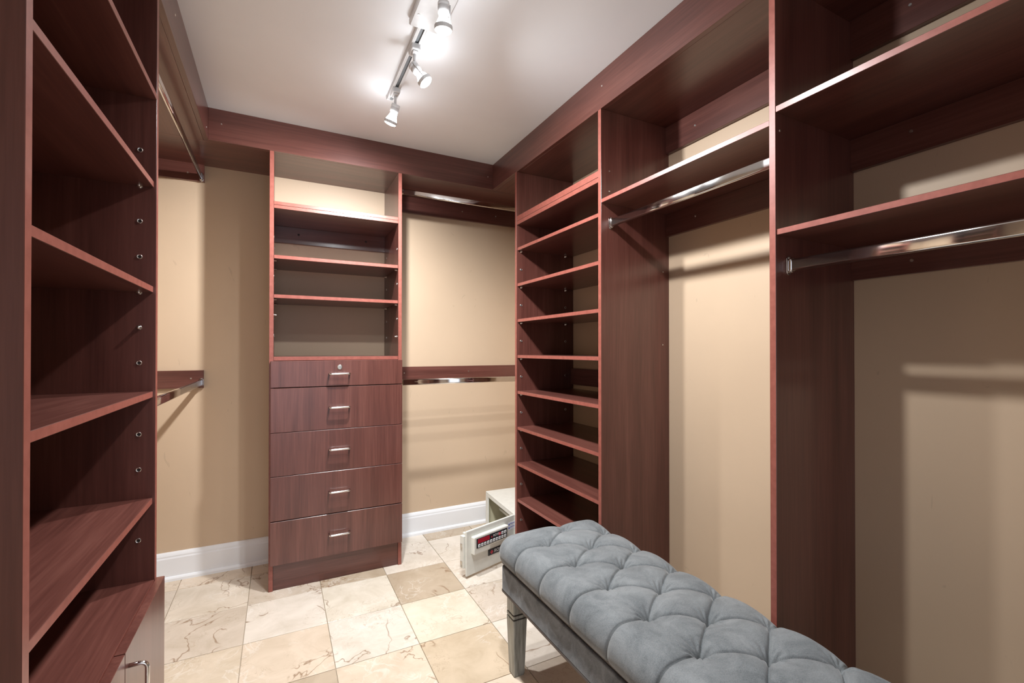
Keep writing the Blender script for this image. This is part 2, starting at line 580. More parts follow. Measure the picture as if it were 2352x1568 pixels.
# ------------------------------------------------------------------ left run: open-shelf tower with doors
lt = thing('shelf_tower', ((XL + FL) / 2, 1.005, 0), 'mahogany open-shelf tower with two doors below', 'shelf tower')
Y0, Y1 = 0.693, 1.317
p_near = box('side_panel', XL, FL, Y0, Y0 + TH, 0, ZT, WZ, lt, edge=(1, 0, 0))
p_far = box('side_panel', XL, FL, Y1 - TH, Y1, 0, ZT, WZ, lt, edge=(1, 0, 0))
ya, yb = Y0 + TH, Y1 - TH
SHT = 0.0140
for z, fr in ((1.5727, FL), (1.3712, FL - 0.005), (1.1313, FL - 0.005), (0.8928, FL - 0.005), (0.6510, FL - 0.005)):
    box('shelf', XL + 0.002, fr, ya + 0.0003, yb - 0.0003, z, z + SHT, WY, lt, edge=(1, 0, 0))
box('cabinet_top', XL + 0.002, FL - 0.001, ya, yb, 0.4625, 0.4785, WY, lt, edge=(1, 0, 0))
box('cabinet_floor', XL + 0.002, FL - 0.004, ya, yb, 0.062, 0.078, WY, lt)
box('toe_kick', FL - 0.03, FL - 0.014, ya, yb, 0, 0.062, WY, lt)
DOORS = []
for (a, b) in ((Y0 + 0.002, 1.0035), (1.0065, Y1 - 0.006)):
    DOORS.append(box('door', FL + 0.001, FL + 0.0165, a, b, 0.066, 0.4785, WZ, lt))
def u_handle(parent, p0, p1, out, r=0.0042, bend=0.011):
    """p0, p1: where the posts meet the door (metres); out: vector of projection"""
    p0, p1, out = Vector(p0), Vector(p1), Vector(out)
    d = (p1 - p0).normalized()
    o = out.normalized(); L = out.length
    pts = [p0]
    for k in range(6):
        t = k / 5 * math.pi / 2
        pts.append(p0 + o * (L - bend + bend * math.sin(t)) + d * (bend - bend * math.cos(t)))
    for k in range(6):
        t = k / 5 * math.pi / 2
        pts.append(p1 + o * (L - bend + bend * math.cos(t)) - d * (bend - bend * math.sin(t)))
    pts.append(p1)
    c = (p0 + p1) / 2
    bm = bmesh.new()
    add_tube(bm, [q - c for q in pts], r, 12)
    return mesh_obj('handle', bm, CHROME, c, parent, True)
for dr, yy, hz0 in ((DOORS[1], 1.028, 0.444), (DOORS[0], 0.975, 0.395)):
    u_handle(dr, Vector((FL + 0.0155, yy, hz0)) * H, Vector((FL + 0.0155, yy, hz0 - 0.084)) * H, (0.031, 0, 0))
zs = [1.0 + (804 - v) * 1.0305 / 1050 for v in (343, 426, 507, 589, 671, 752, 833, 915, 997, 1078, 1160, 1240)]
for k, z in enumerate(zs):
    if k in (1, 4, 5):
        shelf_pin(p_far, (-0.2802, Y1 - TH, z), (0, -1, 0))
    else:
        grommet(p_far, (-0.2802, Y1 - TH, z), (0, -1, 0))
    grommet(p_far, (-0.515, Y1 - TH, z), (0, -1, 0))
    grommet(p_near, (-0.2802, Y0 + TH, z), (0, 1, 0))

cleat(XL, -0.298, YB - 0.0150, YB, 1.7527, ZT, WX, 'short upper mahogany rail on the back wall at one high rod end', [(-0.36, YB - 0.015, 1.785)])
cleat(XL, -0.298, YB - 0.0150, YB, 0.8327, 0.9105, WX, 'short lower mahogany rail on the back wall at one waist-high rod end', [(-0.345, YB - 0.015, 0.875)])
cleat(XL, XL + 0.015, Y1, YB - 0.015, 1.7527, ZT, WY, 'upper mahogany rail along the side wall past the open-shelf tower')
closet_rod((-0.309, Y1, 1.772), (-0.309, YB - 0.015, 1.772), 'high chrome closet rod running from the open-shelf tower to the back wall')
closet_rod((-0.306, Y1, 0.856), (-0.306, YB - 0.015, 0.856), 'waist-high chrome closet rod running from the open-shelf tower to the back wall')

# ------------------------------------------------------------------ back run: drawer tower
dt = thing('drawer_tower', (0.239, 2.3, 0), 'mahogany tower with five drawers below open shelves', 'drawer tower')
A0, A1 = -0.0354, 0.514
pl = box('side_panel', A0, A0 + TH, FB, YB, 0, ZT, WZ, dt, edge=(0, -1, 0))
pr = box('side_panel', A1 - TH, A1, FB, YB, 0, ZT, WZ, dt, edge=(0, -1, 0))
a0, a1 = A0 + TH, A1 - TH
box('shelf', a0, a1, FB + 0.001, YB, 1.5932, 1.6074, WX, dt, edge=(0, -1, 0))
box('shelf', a0, a1, FB + 0.001, YB, 1.6080, 1.6221, WX, dt, edge=(0, -1, 0))
box('shelf', a0 + 0.0004, a1 - 0.0004, FB + 0.004, YB - 0.01, 1.3834, 1.3985, WX, dt, edge=(0, -1, 0))
box('shelf', a0 + 0.0004, a1 - 0.0004, FB + 0.004, YB - 0.01, 1.2185, 1.2335, WX, dt, edge=(0, -1, 0))
box('counter', a0, a1, FB + 0.001, YB, 0.9565, 0.9730, WX, dt, edge=(0, -1, 0))
ra = box('back_rail', a0, a1, YB - 0.0150, YB, 1.514, 1.5932, WX, dt)
for x in (0.085, 0.40):
    screw(ra, (x, YB - 0.015, 1.56), (0, -1, 0), 0.006, DARKHOLE)
box('toe_kick', a0, a1, FB + 0.006, FB + 0.022, 0, 0.1075, WX, dt)
LOCKD = None
zb = [0.9554, 0.8415, 0.6561, 0.4752, 0.2902, 0.1091]
hz = [0.898, 0.7525, 0.5715, 0.3885, 0.2045]
for k in range(5):
    gap = 0.0032 if k in (0, 3) else 0.0016
    top = zb[k] - (0.0 if k in (0,) else 0.0004)
    fr = box('drawer', A0 + 0.006, A1 - 0.001, FB - 0.0165, FB - 0.0008, zb[k + 1] + gap, top, WZ, dt, bev=0.0012)
    bx = box('drawer_box', a0 + 0.012, a1 - 0.012, FB, YB - 0.03, zb[k + 1] + 0.012, zb[k] - 0.02, WX, fr)
    xc = 0.2377
    u_handle(fr, Vector((xc - 0.0417, FB - 0.0160, hz[k])) * H, Vector((xc + 0.0417, FB - 0.0160, hz[k])) * H, (0, -0.030, 0), 0.0046, 0.008)
    if k == 0:
        bm = bmesh.new()
        add_lathe(bm, (0, 0, 0), (0, -1, 0), [(0, 0.0125), (0.002, 0.0125), (0.004, 0.0105), (0.0045, 0.0075), (0.0035, 0.0072), (0.0035, 0.006), (0.005, 0.0055)], 20)
        add_box(bm, (-0.0008, -0.0056, -0.004), (0.0008, -0.0048, 0.004), mi=1)
        mesh_obj('lock', bm, [STEEL, DARKHOLE], Vector((0.2395, FB - 0.0165, 0.9265)) * H, fr, False)
for k, z in enumerate((1.478, 1.3960 - 0.0135 - 0.004, 1.313, 1.232 - 0.0135 - 0.004, 1.148, 1.064)):
    for (pp, x, nn) in ((pl, a0, (1, 0, 0)), (pr, a1, (-1, 0, 0))):
        for y in (FB + 0.028, YB - 0.055):
            (shelf_pin if k in (1, 3) or (k == 4 and x == a0 and y < 2.3) or (k == 5 and x == a1 and y < 2.3) else grommet)(pp, (x, y, z), nn)

# ------------------------------------------------------------------ back run: hanging bay beside the drawers
cleat(A1, XR, YB - 0.015, YB, 1.7410, ZT, WX, 'upper mahogany rail on the back wall beside the drawer tower shelves', [(0.565, YB - 0.015, 1.79), (0.93, YB - 0.015, 1.79), (1.14, YB - 0.015, 1.79)])
cleat(A1, XR, YB - 0.015, YB, 0.8400, 0.9110, WX, 'waist-high mahogany rail on the back wall beside the drawers', [(0.60, YB - 0.015, 0.878), (0.97, YB - 0.015, 0.880)])
closet_rod((A1, 2.19, 1.762), (XR, 2.19, 1.762), 'high chrome closet rod between the drawer tower and the side wall')
closet_rod((A1, 2.19, 0.846), (XR, 2.19, 0.846), 'waist-high chrome closet rod over the white safe')

# ------------------------------------------------------------------ right run: shoe shelf tower
rt = thing('shoe_shelf_tower', (1.14, 1.575, 0), 'mahogany shoe tower of closely spaced shelves beside the bench', 'shelf tower')
R0, R1 = 1.255, 1.8957
pn = box('side_panel', FR, XR, R0, R0 + TH, 0, ZT, WZ, rt, edge=(-1, 0, 0))
pf = box('side_panel', FR, XR, R1 - TH, R1, 0, ZT, WZ, rt, edge=(-1, 0, 0))
ra_, rb_ = R0 + TH, R1 - TH
box('shelf', FR + 0.001, XR, ra_, rb_, 1.5817, 1.5990, WY, rt, edge=(-1, 0, 0))
box('shelf', FR + 0.001, XR, ra_, rb_, 1.5996, 1.6224, WY, rt, edge=(-1, 0, 0))
for k in range(9):
    z = 1.4625 - k * 0.1662
    box('shelf', FR + 0.004, XR - 0.004, ra_ + 0.0003, rb_ - 0.0003, z, z + 0.0140, WY, rt, edge=(-1, 0, 0))
    for (pp, y, nn) in ((pf, rb_, (0, -1, 0)), (pn, ra_, (0, 1, 0))):
        for x in (1.0068, 1.2530):
            shelf_pin(pp, (x, y, z - 0.004), nn)
            grommet(pp, (x, y, z - 0.004 - 0.0831), nn)
box('toe_kick', FR + 0.03, FR + 0.046, ra_, rb_, 0, 0.10, WY, rt)
rr = box('back_rail', XR - 0.015, XR, ra_, rb_, 0.8327, 0.9105, WY, rt)
for z in (1.47, 1.40):
    screw(pn, (1.02, R0, z + 0.15), (0, -1, 0), 0.0035)
screw(pn, (1.27, R0, 1.29), (0, -1, 0), 0.003)
screw(pn, (1.268, R0, 1.02), (0, -1, 0), 0.003)

# ------------------------------------------------------------------ right run: dividers, shelves and rods of the hanging bays
P0, P1 = 0.6373, 0.6522
dv = tag(box('divider_panel', FR, XR, P0, P1, 0, ZT, WZ, edge=(-1, 0, 0)), 'tall mahogany divider panel between the two open hanging bays', 'panel', 'divider panels')
screw(dv, (1.000, P0, 1.492), (0, -1, 0), 0.0035)
for (x, z) in ((1.02, 0.33), (1.05, 0.18), (1.11, 0.27)):
    screw(dv, (x, P0, z), (0, -1, 0), 0.0012)
dv2 = tag(box('divider_panel', FR, XR, -0.06, -0.045, 0, ZT, WZ, edge=(-1, 0, 0)), 'tall mahogany end panel closing the last hanging bay towards the doorway', 'panel', 'divider panels')
tag(box('wall_shelf', FR + 0.001, XR, P1, R0, 1.5057, 1.5190, WY, edge=(-1, 0, 0)), 'mahogany shelf above the rod between the shoe tower and the divider', 'shelf', 'shelves of the hanging bays')
tag(box('wall_shelf', FR + 0.001, XR, -0.045, P0, 1.5297, 1.5432, WY, edge=(-1, 0, 0)), 'upper mahogany shelf of the hanging bay with two shelves', 'shelf', 'shelves of the hanging bays')
tag(box('wall_shelf', FR + 0.003, XR, -0.045, P0, 1.2563, 1.2694, WY, edge=(-1, 0, 0)), 'lower mahogany shelf of the hanging bay with two shelves, just above the rod', 'shelf', 'shelves of the hanging bays')
closet_rod((1.025, R0, 1.4400), (1.025, P1, 1.4400), 'chrome closet rod between the shoe tower and the divider')
closet_rod((1.0284, P0, 1.1912), (1.0284, -0.045, 1.1912), 'chrome closet rod below the lower shelf of the two-shelf hanging bay')
XC = XR - 0.015
NX = (-1, 0, 0)
cleat(XC, XR, P1, R0, 1.7300, ZT, WY, 'top mahogany rail on the wall in the one-shelf hanging bay', [(XC, 1.12, 1.78)], NX)
cleat(XC, XR, P1, R0, 1.4222, 1.5057, WY, 'mahogany rail under the shelf of the one-shelf hanging bay', [(XC, 1.12, 1.465)], NX)
cleat(XC, XR, -0.045, P0, 1.7340, ZT, WY, 'top mahogany rail on the wall in the two-shelf hanging bay', [(XC, 0.513, 1.79)], NX)
cleat(XC, XR, -0.045, P0, 1.4497, 1.5297, WY, 'mahogany rail under the upper shelf of the two-shelf hanging bay', [(XC, 0.513, 1.50)], NX)
cleat(XC, XR, -0.045, P0, 1.1753, 1.2563, WY, 'mahogany rail under the lower shelf of the two-shelf hanging bay', [(XC, 0.513, 1.205)], NX)

# ------------------------------------------------------------------ tufted bench
bench = thing('tufted_bench', (0.80, 0.70, 0), 'grey velvet bench with a button-tufted lid and tapered legs', 'bench')
BX0, BX1, BY0, BY1 = 0.612, 0.980, 0.085, 1.306
def cushion():
    zt_, zbm = 0.4175 * H, 0.347 * H
    R = (zt_ - zbm) * 0.92
    rc = 0.052
    cx, cy = (BX0 + BX1) / 2 * H, (BY0 + BY1) / 2 * H
    hx, hy = (BX1 - BX0) / 2 * H, (BY1 - BY0) / 2 * H
    thm = math.radians(112)
    # grid in a square parametrisation: inner rect plus border of rc, border stretched to the arc
    arc = rc * thm
    def axis(hh, step):
        inner = np.arange(-(hh - rc), (hh - rc) + 1e-9, (2 * (hh - rc)) / round(2 * (hh - rc) / step))
        nb = int(round(arc / step))
        bd = np.linspace(0, 1, nb + 1)[1:]
        return np.concatenate([-(hh - rc) - bd[::-1] * rc, inner, (hh - rc) + bd * rc])
    st = 0.0025
    ax, ay = axis(hx, st), axis(hy, st)
    X, Y = np.meshgrid(ax, ay, indexing='ij')
    ix, iy = np.clip(X, -(hx - rc), hx - rc), np.clip(Y, -(hy - rc), hy - rc)
    a, b = (X - ix) / rc, (Y - iy) / rc
    ma, mb = a * np.sqrt(1 - b * b / 2), b * np.sqrt(1 - a * a / 2)
    t = np.sqrt(ma * ma + mb * mb)
    safe = np.where(t > 1e-9, t, 1)
    dx, dy = ma / safe, mb / safe
    th = t * thm
    # unrolled coordinates for the tufting
    ux, uy = ix + dx * rc * th, iy + dy * rc * th
    # lattice
    wcol, p = 0.107 * H, 0.0693 * H
    xcol = 0.833 * H - cx
    c0 = 1.249 * H - cy
    btn, seg = [], []
    ymin = -(hy - rc) + 0.03
    cen = [c0 - 2 * p * k for k in range(12) if c0 - 2 * p * k > ymin]
    out = [c0 - p - 2 * p * k for k in range(12) if c0 - p - 2 * p * k > ymin]
    for y in cen:
        btn.append((xcol, y))
    for y in out:
        for s in (-1, 1):
            btn.append((xcol + s * wcol, y))
            seg.append((xcol + s * wcol, y, s * (hx + 0.08), y))
    for y in cen:
        for y2 in out:
            if abs(abs(y - y2) - p) < 1e-6:
                for s in (-1, 1):
                    seg.append((xcol, y, xcol + s * wcol, y2))
    seg.append((xcol, cen[0], xcol, hy + 0.08))
    seg.append((xcol, cen[-1], xcol, -hy - 0.08))
    ds = np.full(X.shape, 9.0)
    for (x0, y0, x1, y1) in seg:
        vx, vy = x1 - x0, y1 - y0
        tt = np.clip(((ux - x0) * vx + (uy - y0) * vy) / (vx * vx + vy * vy), 0, 1)
        ds = np.minimum(ds, np.hypot(ux - x0 - tt * vx, uy - y0 - tt * vy))
    db = np.full(X.shape, 9.0)
    ang = np.zeros(X.shape)
    for (x0, y0) in btn:
        d = np.hypot(ux - x0, uy - y0)
        ang = np.where(d < db, np.arctan2(uy - y0, ux - x0), ang)
        db = np.minimum(db, d)
    edgef = np.clip((2.0 - th) / 0.7, 0, 1)
    disp = 0.0085 * (1 - np.exp(-(ds / 0.013))) - 0.0065 * np.exp(-(ds / 0.0025) ** 2)
    disp += -0.034 * np.exp(-(db / 0.022) ** 1.05)
    disp += 0.0022 * np.cos(ang * 11 + np.sin(uy * 37) * 2.5) * np.exp(-((db - 0.024) / 0.013) ** 2)
    disp += 0.0016 * np.sin(ux * 31 + 1.3) * np.sin(uy * 23) * np.clip(1 - th, 0, 1)
    disp *= 0.35 + 0.65 * edgef
    PX = ix + dx * (rc * np.sin(th) + disp * np.sin(th))
    PY = iy + dy * (rc * np.sin(th) + disp * np.sin(th))
    crown = 0.009 * (1 - (X / hx) ** 2)
    PZ = zt_ - 0.004 + crown - R * (1 - np.cos(th)) / (1 - math.cos(thm)) + disp * np.maximum(np.cos(th), 0)
    nx, ny = X.shape
    V = np.stack([PX, PY, PZ - zbm], -1).reshape(-1, 3)
    idx = np.arange(nx * ny).reshape(nx, ny)
    F = np.stack([idx[:-1, :-1], idx[1:, :-1], idx[1:, 1:], idx[:-1, 1:]], -1).reshape(-1, 4)
    me = bpy.data.meshes.new('cushion')
    me.from_pydata(V.tolist(), [], F.tolist())
    me.materials.append(VELVET)
    me.polygons.foreach_set('use_smooth', np.ones(len(F), dtype=bool))
    me.update()
    o = bpy.data.objects.new('cushion', me)
    COL.objects.link(o)
    reg(o, (cx, cy, zbm), bench)
    first = None
    for (x0, y0) in btn:
        zz = zt_ - 0.004 + 0.006 * (1 - (x0 / hx) ** 2) - 0.033
        wld = Vector((cx + x0, cy + y0, zz))
        if first is None:
            bm = bmesh.new()
            add_lathe(bm, (0, 0, 0), (0, 0, 1), [(-0.003, 0.0095), (0.001, 0.0105), (0.0035, 0.008), (0.005, 0.003)], 14)
            first = mesh_obj('button', bm, VELVET, wld, o, True)
        else:
            clone(first, wld, o)
cushion()
FX0, FX1, FY0, FY1 = 0.622, 0.966, 0.095, 1.297
def rbox(name, x0, x1, y0, y1, z0, z1, mat, parent, rad, bev):
    """rounded-corner box (plan corners), eye heights; rad, bev in metres"""
    lo, hi = Vector((x0, y0, z0)) * H, Vector((x1, y1, z1)) * H
    c = (lo + hi) / 2
    bm = bmesh.new()
    r = bmesh.ops.create_cube(bm, size=1.0)
    s = hi - lo
    for v in bm.verts:
        v.co = Vector((v.co.x * s.x, v.co.y * s.y, v.co.z * s.z))
    es = [e for e in bm.edges if abs((e.verts[0].co - e.verts[1].co).normalized().z) > 0.9]
    bmesh.ops.bevel(bm, geom=es, offset=rad, segments=6, affect='EDGES', profile=0.5)
    if bev:
        es = [e for e in bm.edges if e.is_manifold and any(abs(f.normal.z) > 0.9 for f in e.link_faces) and not all(abs(f.normal.z) > 0.9 for f in e.link_faces)]
        bmesh.ops.bevel(bm, geom=es, offset=bev, segments=3, affect='EDGES', profile=0.5)
    return mesh_obj(name, bm, mat, c, parent, False)
rbox('lid_board', BX0 + 0.008, BX1 - 0.008, BY0 + 0.008, BY1 - 0.008, 0.3395, 0.3480, BRASS, bench, 0.02, 0)
rbox('lid_gap_shade', FX0 + 0.006, FX1 - 0.006, FY0 + 0.006, FY1 - 0.006, 0.3280, 0.3400, BLACKG, bench, 0.015, 0)  # solid strip, shade of the gap put into its colour
rbox('seat_box', FX0, FX1, FY0, FY1, 0.2545, 0.3290, VELVET2, bench, 0.018, 0.005)
rbox('piping', FX0 - 0.0012, FX1 + 0.0012, FY0 - 0.0012, FY1 + 0.0012, 0.2495, 0.2555, BRASS, bench, 0.018, 0.002)
def bench_leg(cx, cy):
    # square tapered leg with two grooves, top in the seat box
    prof = [(0.0, 0.0165), (0.005, 0.0185), (0.172, 0.0242), (0.1755, 0.0240), (0.1760, 0.0205), (0.1800, 0.0205), (0.1805, 0.0240), (0.1890, 0.0240), (0.1895, 0.0205), (0.1935, 0.0205), (0.194, 0.0235), (0.2525, 0.0235)]
    bm = bmesh.new()
    rings = []
    for z, r in prof:
        k = 0.12
        pts = [(-1 + k, -1), (1 - k, -1), (1, -1 + k), (1, 1 - k), (1 - k, 1), (-1 + k, 1), (-1, 1 - k), (-1, -1 + k)]
        rings.append([bm.verts.new(Vector((x * r, y * r, z)) * H) for x, y in pts])
    for q, (A, B) in enumerate(zip(rings, rings[1:])):
        for i in range(8):
            f = bm.faces.new((A[i], A[(i + 1) % 8], B[(i + 1) % 8], B[i]))
            if prof[q][1] < 0.0206 and 0.17 < prof[q][0] < 0.194 and prof[q + 1][1] < 0.0206:
                f.material_index = 1
    bm.faces.new(rings[0][::-1]); bm.faces.new(rings[-1])
    return bm
l0 = mesh_obj('leg', bench_leg(0, 0), [LEGM, BRASS], Vector((0.661, 1.262, 0)) * H, bench)
for (x, y) in ((0.930, 1.262), (0.661, 0.13), (0.930, 0.13)):
    clone(l0, Vector((x, y, 0)) * H, bench)

# ------------------------------------------------------------------ safe with an open door
sf = thing('safe', (1.035, 2.165, 0), 'small off-white digital safe with its door open, on the floor behind the shoe tower', 'safe')
def polybox(name, corners, z0, z1, mat, parent, bev=0.0015):
    """prism over a plan quad in eye heights"""
    c = sum((Vector((x, y, 0)) for x, y in corners), Vector()) / len(corners)
    c.z = (z0 + z1) / 2
    bm = bmesh.new()
    lo = [bm.verts.new((Vector((x, y, z0)) - c) * H) for x, y in corners]
    hi = [bm.verts.new((Vector((x, y, z1)) - c) * H) for x, y in corners]
    n = len(corners)
    bm.faces.new(lo[::-1]); bm.faces.new(hi)
    for i in range(n):
        bm.faces.new((lo[i], lo[(i + 1) % n], hi[(i + 1) % n], hi[i]))
    bmesh.ops.recalc_face_normals(bm, faces=bm.faces)
    if bev:
        bmesh.ops.bevel(bm, geom=list(bm.edges), offset=bev, segments=2, affect='EDGES', profile=0.5)
    return mesh_obj(name, bm, mat, c * H, parent)
# safe frame: origin at front far bottom corner, fx into the room (front normal), along the width
O = Vector((1.0414, 2.366, 0)); E = Vector((1.0175, 1.955, 0))
vw = (E - O).normalized(); SW = (E - O).length
vn = Vector((-vw.y, vw.x, 0))          # depth direction, towards the side wall
if vn.x < 0: vn = -vn
SD, SH, ST = 0.235, 0.207, 0.012
def sp(a, d):   # point at width a, depth d
    q = O + vw * a + vn * d
    return (q.x, q.y)
ss = sf
def sbox(name, a0_, a1_, d0, d1, z0, z1, mat, parent, bev=0.001):
    return polybox(name, [sp(a0_, d0), sp(a1_, d0), sp(a1_, d1), sp(a0_, d1)], z0, z1, mat, parent, bev)
sbox('top_plate', 0, SW, 0, SD, SH - ST, SH, SAFE, sf, 0.003)
sbox('bottom_plate', 0, SW, 0, SD, 0, ST, SAFE, sf)
sbox('side_plate', 0, ST, 0, SD, ST, SH - ST, SAFE, sf)
sbox('side_plate', SW - ST, SW, 0, SD, ST, SH - ST, SAFE, sf)
sbox('back_plate', ST, SW - ST, SD - ST, SD, ST, SH - ST, SAFEIN, sf)
sbox('front_frame', ST, ST + 0.024, 0, 0.006, ST, SH - ST, SAFE, sf)
sbox('front_frame', ST + 0.024, SW - ST, 0.0, 0.006, SH - ST - 0.012, SH - ST, SAFE, sf)
sbox('lining', ST, ST + 0.003, 0.008, SD - ST, ST, SH - ST, SAFEIN, sf, 0)
sbox('inner_shelf', ST + 0.003, SW - ST, 0.075, SD - ST, 0.096, 0.110, SAFE, sf)
# door: local frame with u along the width from the free edge to the hinge, outward normal towards the camera
D0 = Vector((0.732, 1.872, 0.010)); Dh = Vector((1.022, 1.967, 0.010))
du = (Dh - D0).normalized(); DW = (Dh - D0).length
dn = Vector((du.y, -du.x, 0))          # outward face normal
DH = 0.197
zup = Vector((0, 0, 1))
def dbox(name, u0, u1, n0, n1, z0, z1, mat, parent, bev=0.0015, seg=2):
    """box in door coordinates (eye heights)"""
    c = D0 + du * (u0 + u1) / 2 + dn * (n0 + n1) / 2 + zup * (z0 + z1) / 2
    bm = bmesh.new()
    add_box(bm, Vector((-(u1 - u0) / 2, -(n1 - n0) / 2, -(z1 - z0) / 2)) * H, Vector(((u1 - u0) / 2, (n1 - n0) / 2, (z1 - z0) / 2)) * H, bev, seg)
    M = Matrix((du, -dn, zup)).transposed()      # columns: local x = du, y = -dn, z up
    for v in bm.verts:
        v.co = M @ v.co
    bmesh.ops.recalc_face_normals(bm, faces=bm.faces)
    return mesh_obj(name, bm, mat, c * H, parent)
door = dbox('door', 0, DW, -0.010, 0.0, 0, DH, SAFE, sf, 0.004, 3)
dbox('bolt_channel', 0.006, 0.018, -0.034, -0.010, 0.03, DH - 0.012, SAFE, door)
dbox('bolt_plate', -0.008, 0.006, -0.034, -0.010, 0.035, DH - 0.022, SAFE, door)
for z in (0.06, 0.135):
    dbox('locking_bolt', -0.013, 0.002, -0.027, -0.017, z - 0.008, z + 0.008, STEEL, door)
# keypad housing on the upper part of the door
KU0, KU1, KZ0, KZ1 = 0.026, 0.238, 0.092, 0.170
kp = dbox('keypad_housing', KU0, KU1, -0.001, 0.022, KZ0 + 0.018, KZ1, SAFE, door, 0.006, 3)
dbox('keypad_housing', KU0, KU0 + 0.098, -0.001, 0.022, KZ0, KZ0 + 0.028, SAFE, door, 0.005, 3)
dbox('keypad_panel', KU0 + 0.013, KU1 - 0.010, 0.021, 0.0235, KZ0 + 0.026, KZ1 - 0.010, KEYBLK, door, 0.002, 2)
dbox('display', KU0 + 0.020, KU0 + 0.090, 0.0232, 0.0243, KZ0 + 0.0465, KZ0 + 0.0655, REDPL, door, 0.0006, 1)
pu0, pu1 = KU0 + 0.022, KU1 - 0.018
for k in range(10):
    u = pu0 + 0.006 + (pu1 - pu0 - 0.012) * k / 9
    dbox('key', u - 0.0062, u + 0.0062, 0.023, 0.0250, KZ0 + 0.0298, KZ0 + 0.0428, KEYWHT, door, 0.0006, 1)
    dbox('key_glyph', u - 0.0018, u + 0.0018, 0.0249, 0.0253, KZ0 + 0.0338, KZ0 + 0.0388, KEYGRY, door, 0, 1)
for k, mt in ((7, REDKEY), (8, KEYWHT), (9, KEYWHT)):
    u = pu0 + 0.006 + (pu1 - pu0 - 0.012) * k / 9
    dbox('key', u - 0.0066, u + 0.0066, 0.023, 0.0250, KZ0 + 0.0485, KZ0 + 0.0605, mt, door, 0.0006, 1)
    dbox('key_glyph', u - 0.004, u + 0.004, 0.0249, 0.0253, KZ0 + 0.0532, KZ0 + 0.0552, TXTWHT if mt is REDKEY else KEYGRY, door, 0, 1)
def lettering(txt, u, n, z, size, mat, parent, name='lettering'):
    cu = bpy.data.curves.new('letters', 'FONT')
    cu.body = txt
    cu.size = size * H
    cu.extrude = 0.0002
    cu.align_x = 'LEFT'
    to = bpy.data.objects.new('letters', cu)
    COL.objects.link(to)
    bpy.context.view_layer.update()
    me = bpy.data.meshes.new_from_object(to.evaluated_get(bpy.context.evaluated_depsgraph_get()))
    bpy.data.objects.remove(to)
    M = Matrix((du, zup, dn)).transposed()
    for v in me.vertices:
        v.co = M @ v.co
    me.materials.clear(); me.materials.append(mat)
    o = bpy.data.objects.new(name, me)
    COL.objects.link(o)
    return reg(o, (D0 + du * u + dn * n + zup * z) * H, parent)
lettering('ROYAL', KU0 + 0.112, 0.0237, KZ0 + 0.0515, 0.0145, TXTWHT, door)
dbox('logo_mark', KU0 + 0.1005, KU0 + 0.1065, 0.0232, 0.0240, KZ0 + 0.0505, KZ0 + 0.0565, REDKEY, door, 0, 1)
PB0, PZ0 = 0.128, 0.052
dbox('name_plate', PB0, PB0 + 0.112, -0.001, 0.0028, PZ0, PZ0 + 0.027, KEYBLK, door, 0.0012, 2)
lettering('ROYAL', PB0 + 0.036, 0.0030, PZ0 + 0.0065, 0.0215, TXTWHT, door)
# red diamond emblem beside the letters
bm = bmesh.new()
for (ox, oz) in ((-0.0052, 0), (0.0052, 0), (0, 0.0052), (0, -0.0052)):
    q = [bm.verts.new((du * (ox + a) + zup * (oz + b)) * H + dn * 0.0006) for a, b in ((-0.0042, 0), (0, -0.0042), (0.0042, 0), (0, 0.0042))]
    bm.faces.new(q)
bmesh.ops.recalc_face_normals(bm, faces=bm.faces)
r = bmesh.ops.extrude_face_region(bm, geom=list(bm.faces))
for v in [e for e in r['geom'] if isinstance(e, bmesh.types.BMVert)]:
    v.co -= dn * 0.0008
bmesh.ops.recalc_face_normals(bm, faces=bm.faces)
mesh_obj('emblem', bm, REDKEY, (D0 + du * (PB0 + 0.020) + dn * 0.003 + zup * (PZ0 + 0.0135)) * H, door)
dbox('sticker', 0.256, 0.300, -0.0002, 0.0006, 0.132, 0.168, STICK, door, 0, 1)
bm = bmesh.new()
for (ou, oz) in ((0.262, 0.158), (0.262, 0.142)):
    q = (du * (ou - 0.262) + zup * (oz - 0.15)) * H
    add_cyl(bm, q + dn * 0.0007, q + dn * 0.0012, 0.0042, 0.0042, 12)
mesh_obj('sticker_symbol', bm, BLUE, (D0 + du * 0.262 + zup * 0.15) * H, door)
for oz in (0.160, 0.1445):
    dbox('sticker_line', 0.268, 0.299, 0.0006, 0.0010, oz, oz + 0.0016, BLUE, door, 0, 1)

# ------------------------------------------------------------------ ceiling track and spotlights
TX = 0.374
trk = thing('lighting_track', (TX, 1.0, ZC), 'white ceiling lighting track with a square feed canopy', 'light track')
bm = bmesh.new()
cT = Vector((TX, 1.00, ZC)) * H
def tb(x0, x1, z0, z1, mi=0):
    add_box(bm, Vector((x0, (0.28 - 1.0) * H, z0)), Vector((x1, (1.735 - 1.0) * H, z1)), 0.0006, 1, mi)
tb(-0.0175, 0.0175, -0.004, 0.0)
tb(-0.0175, -0.0135, -0.019, -0.004)
tb(0.0135, 0.0175, -0.019, -0.004)
tb(-0.0135, -0.0065, -0.019, -0.0165)
tb(0.0065, 0.0135, -0.019, -0.0165)
mesh_obj('rail', bm, LWHITE, cT, trk)
bm = bmesh.new()
add_box(bm, Vector((-0.0135, (0.29 - 1.0) * H, -0.012)), Vector((0.0135, (1.72 - 1.0) * H, -0.0042)), 0)
mesh_obj('contact_strip', bm, LGREY, cT, trk)
box('end_cap', TX - 0.0165, TX + 0.0165, 1.733, 1.739, ZC - 0.0175, ZC, LWHITE, trk)
box('canopy', 0.332, 0.428, 1.085, 1.306, ZC - 0.020, ZC - 0.0002, LWHITE, trk, bev=0.004)
screw(trk, (0.346, 1.25, ZC - 0.020), (0, 0, -1), 0.004)
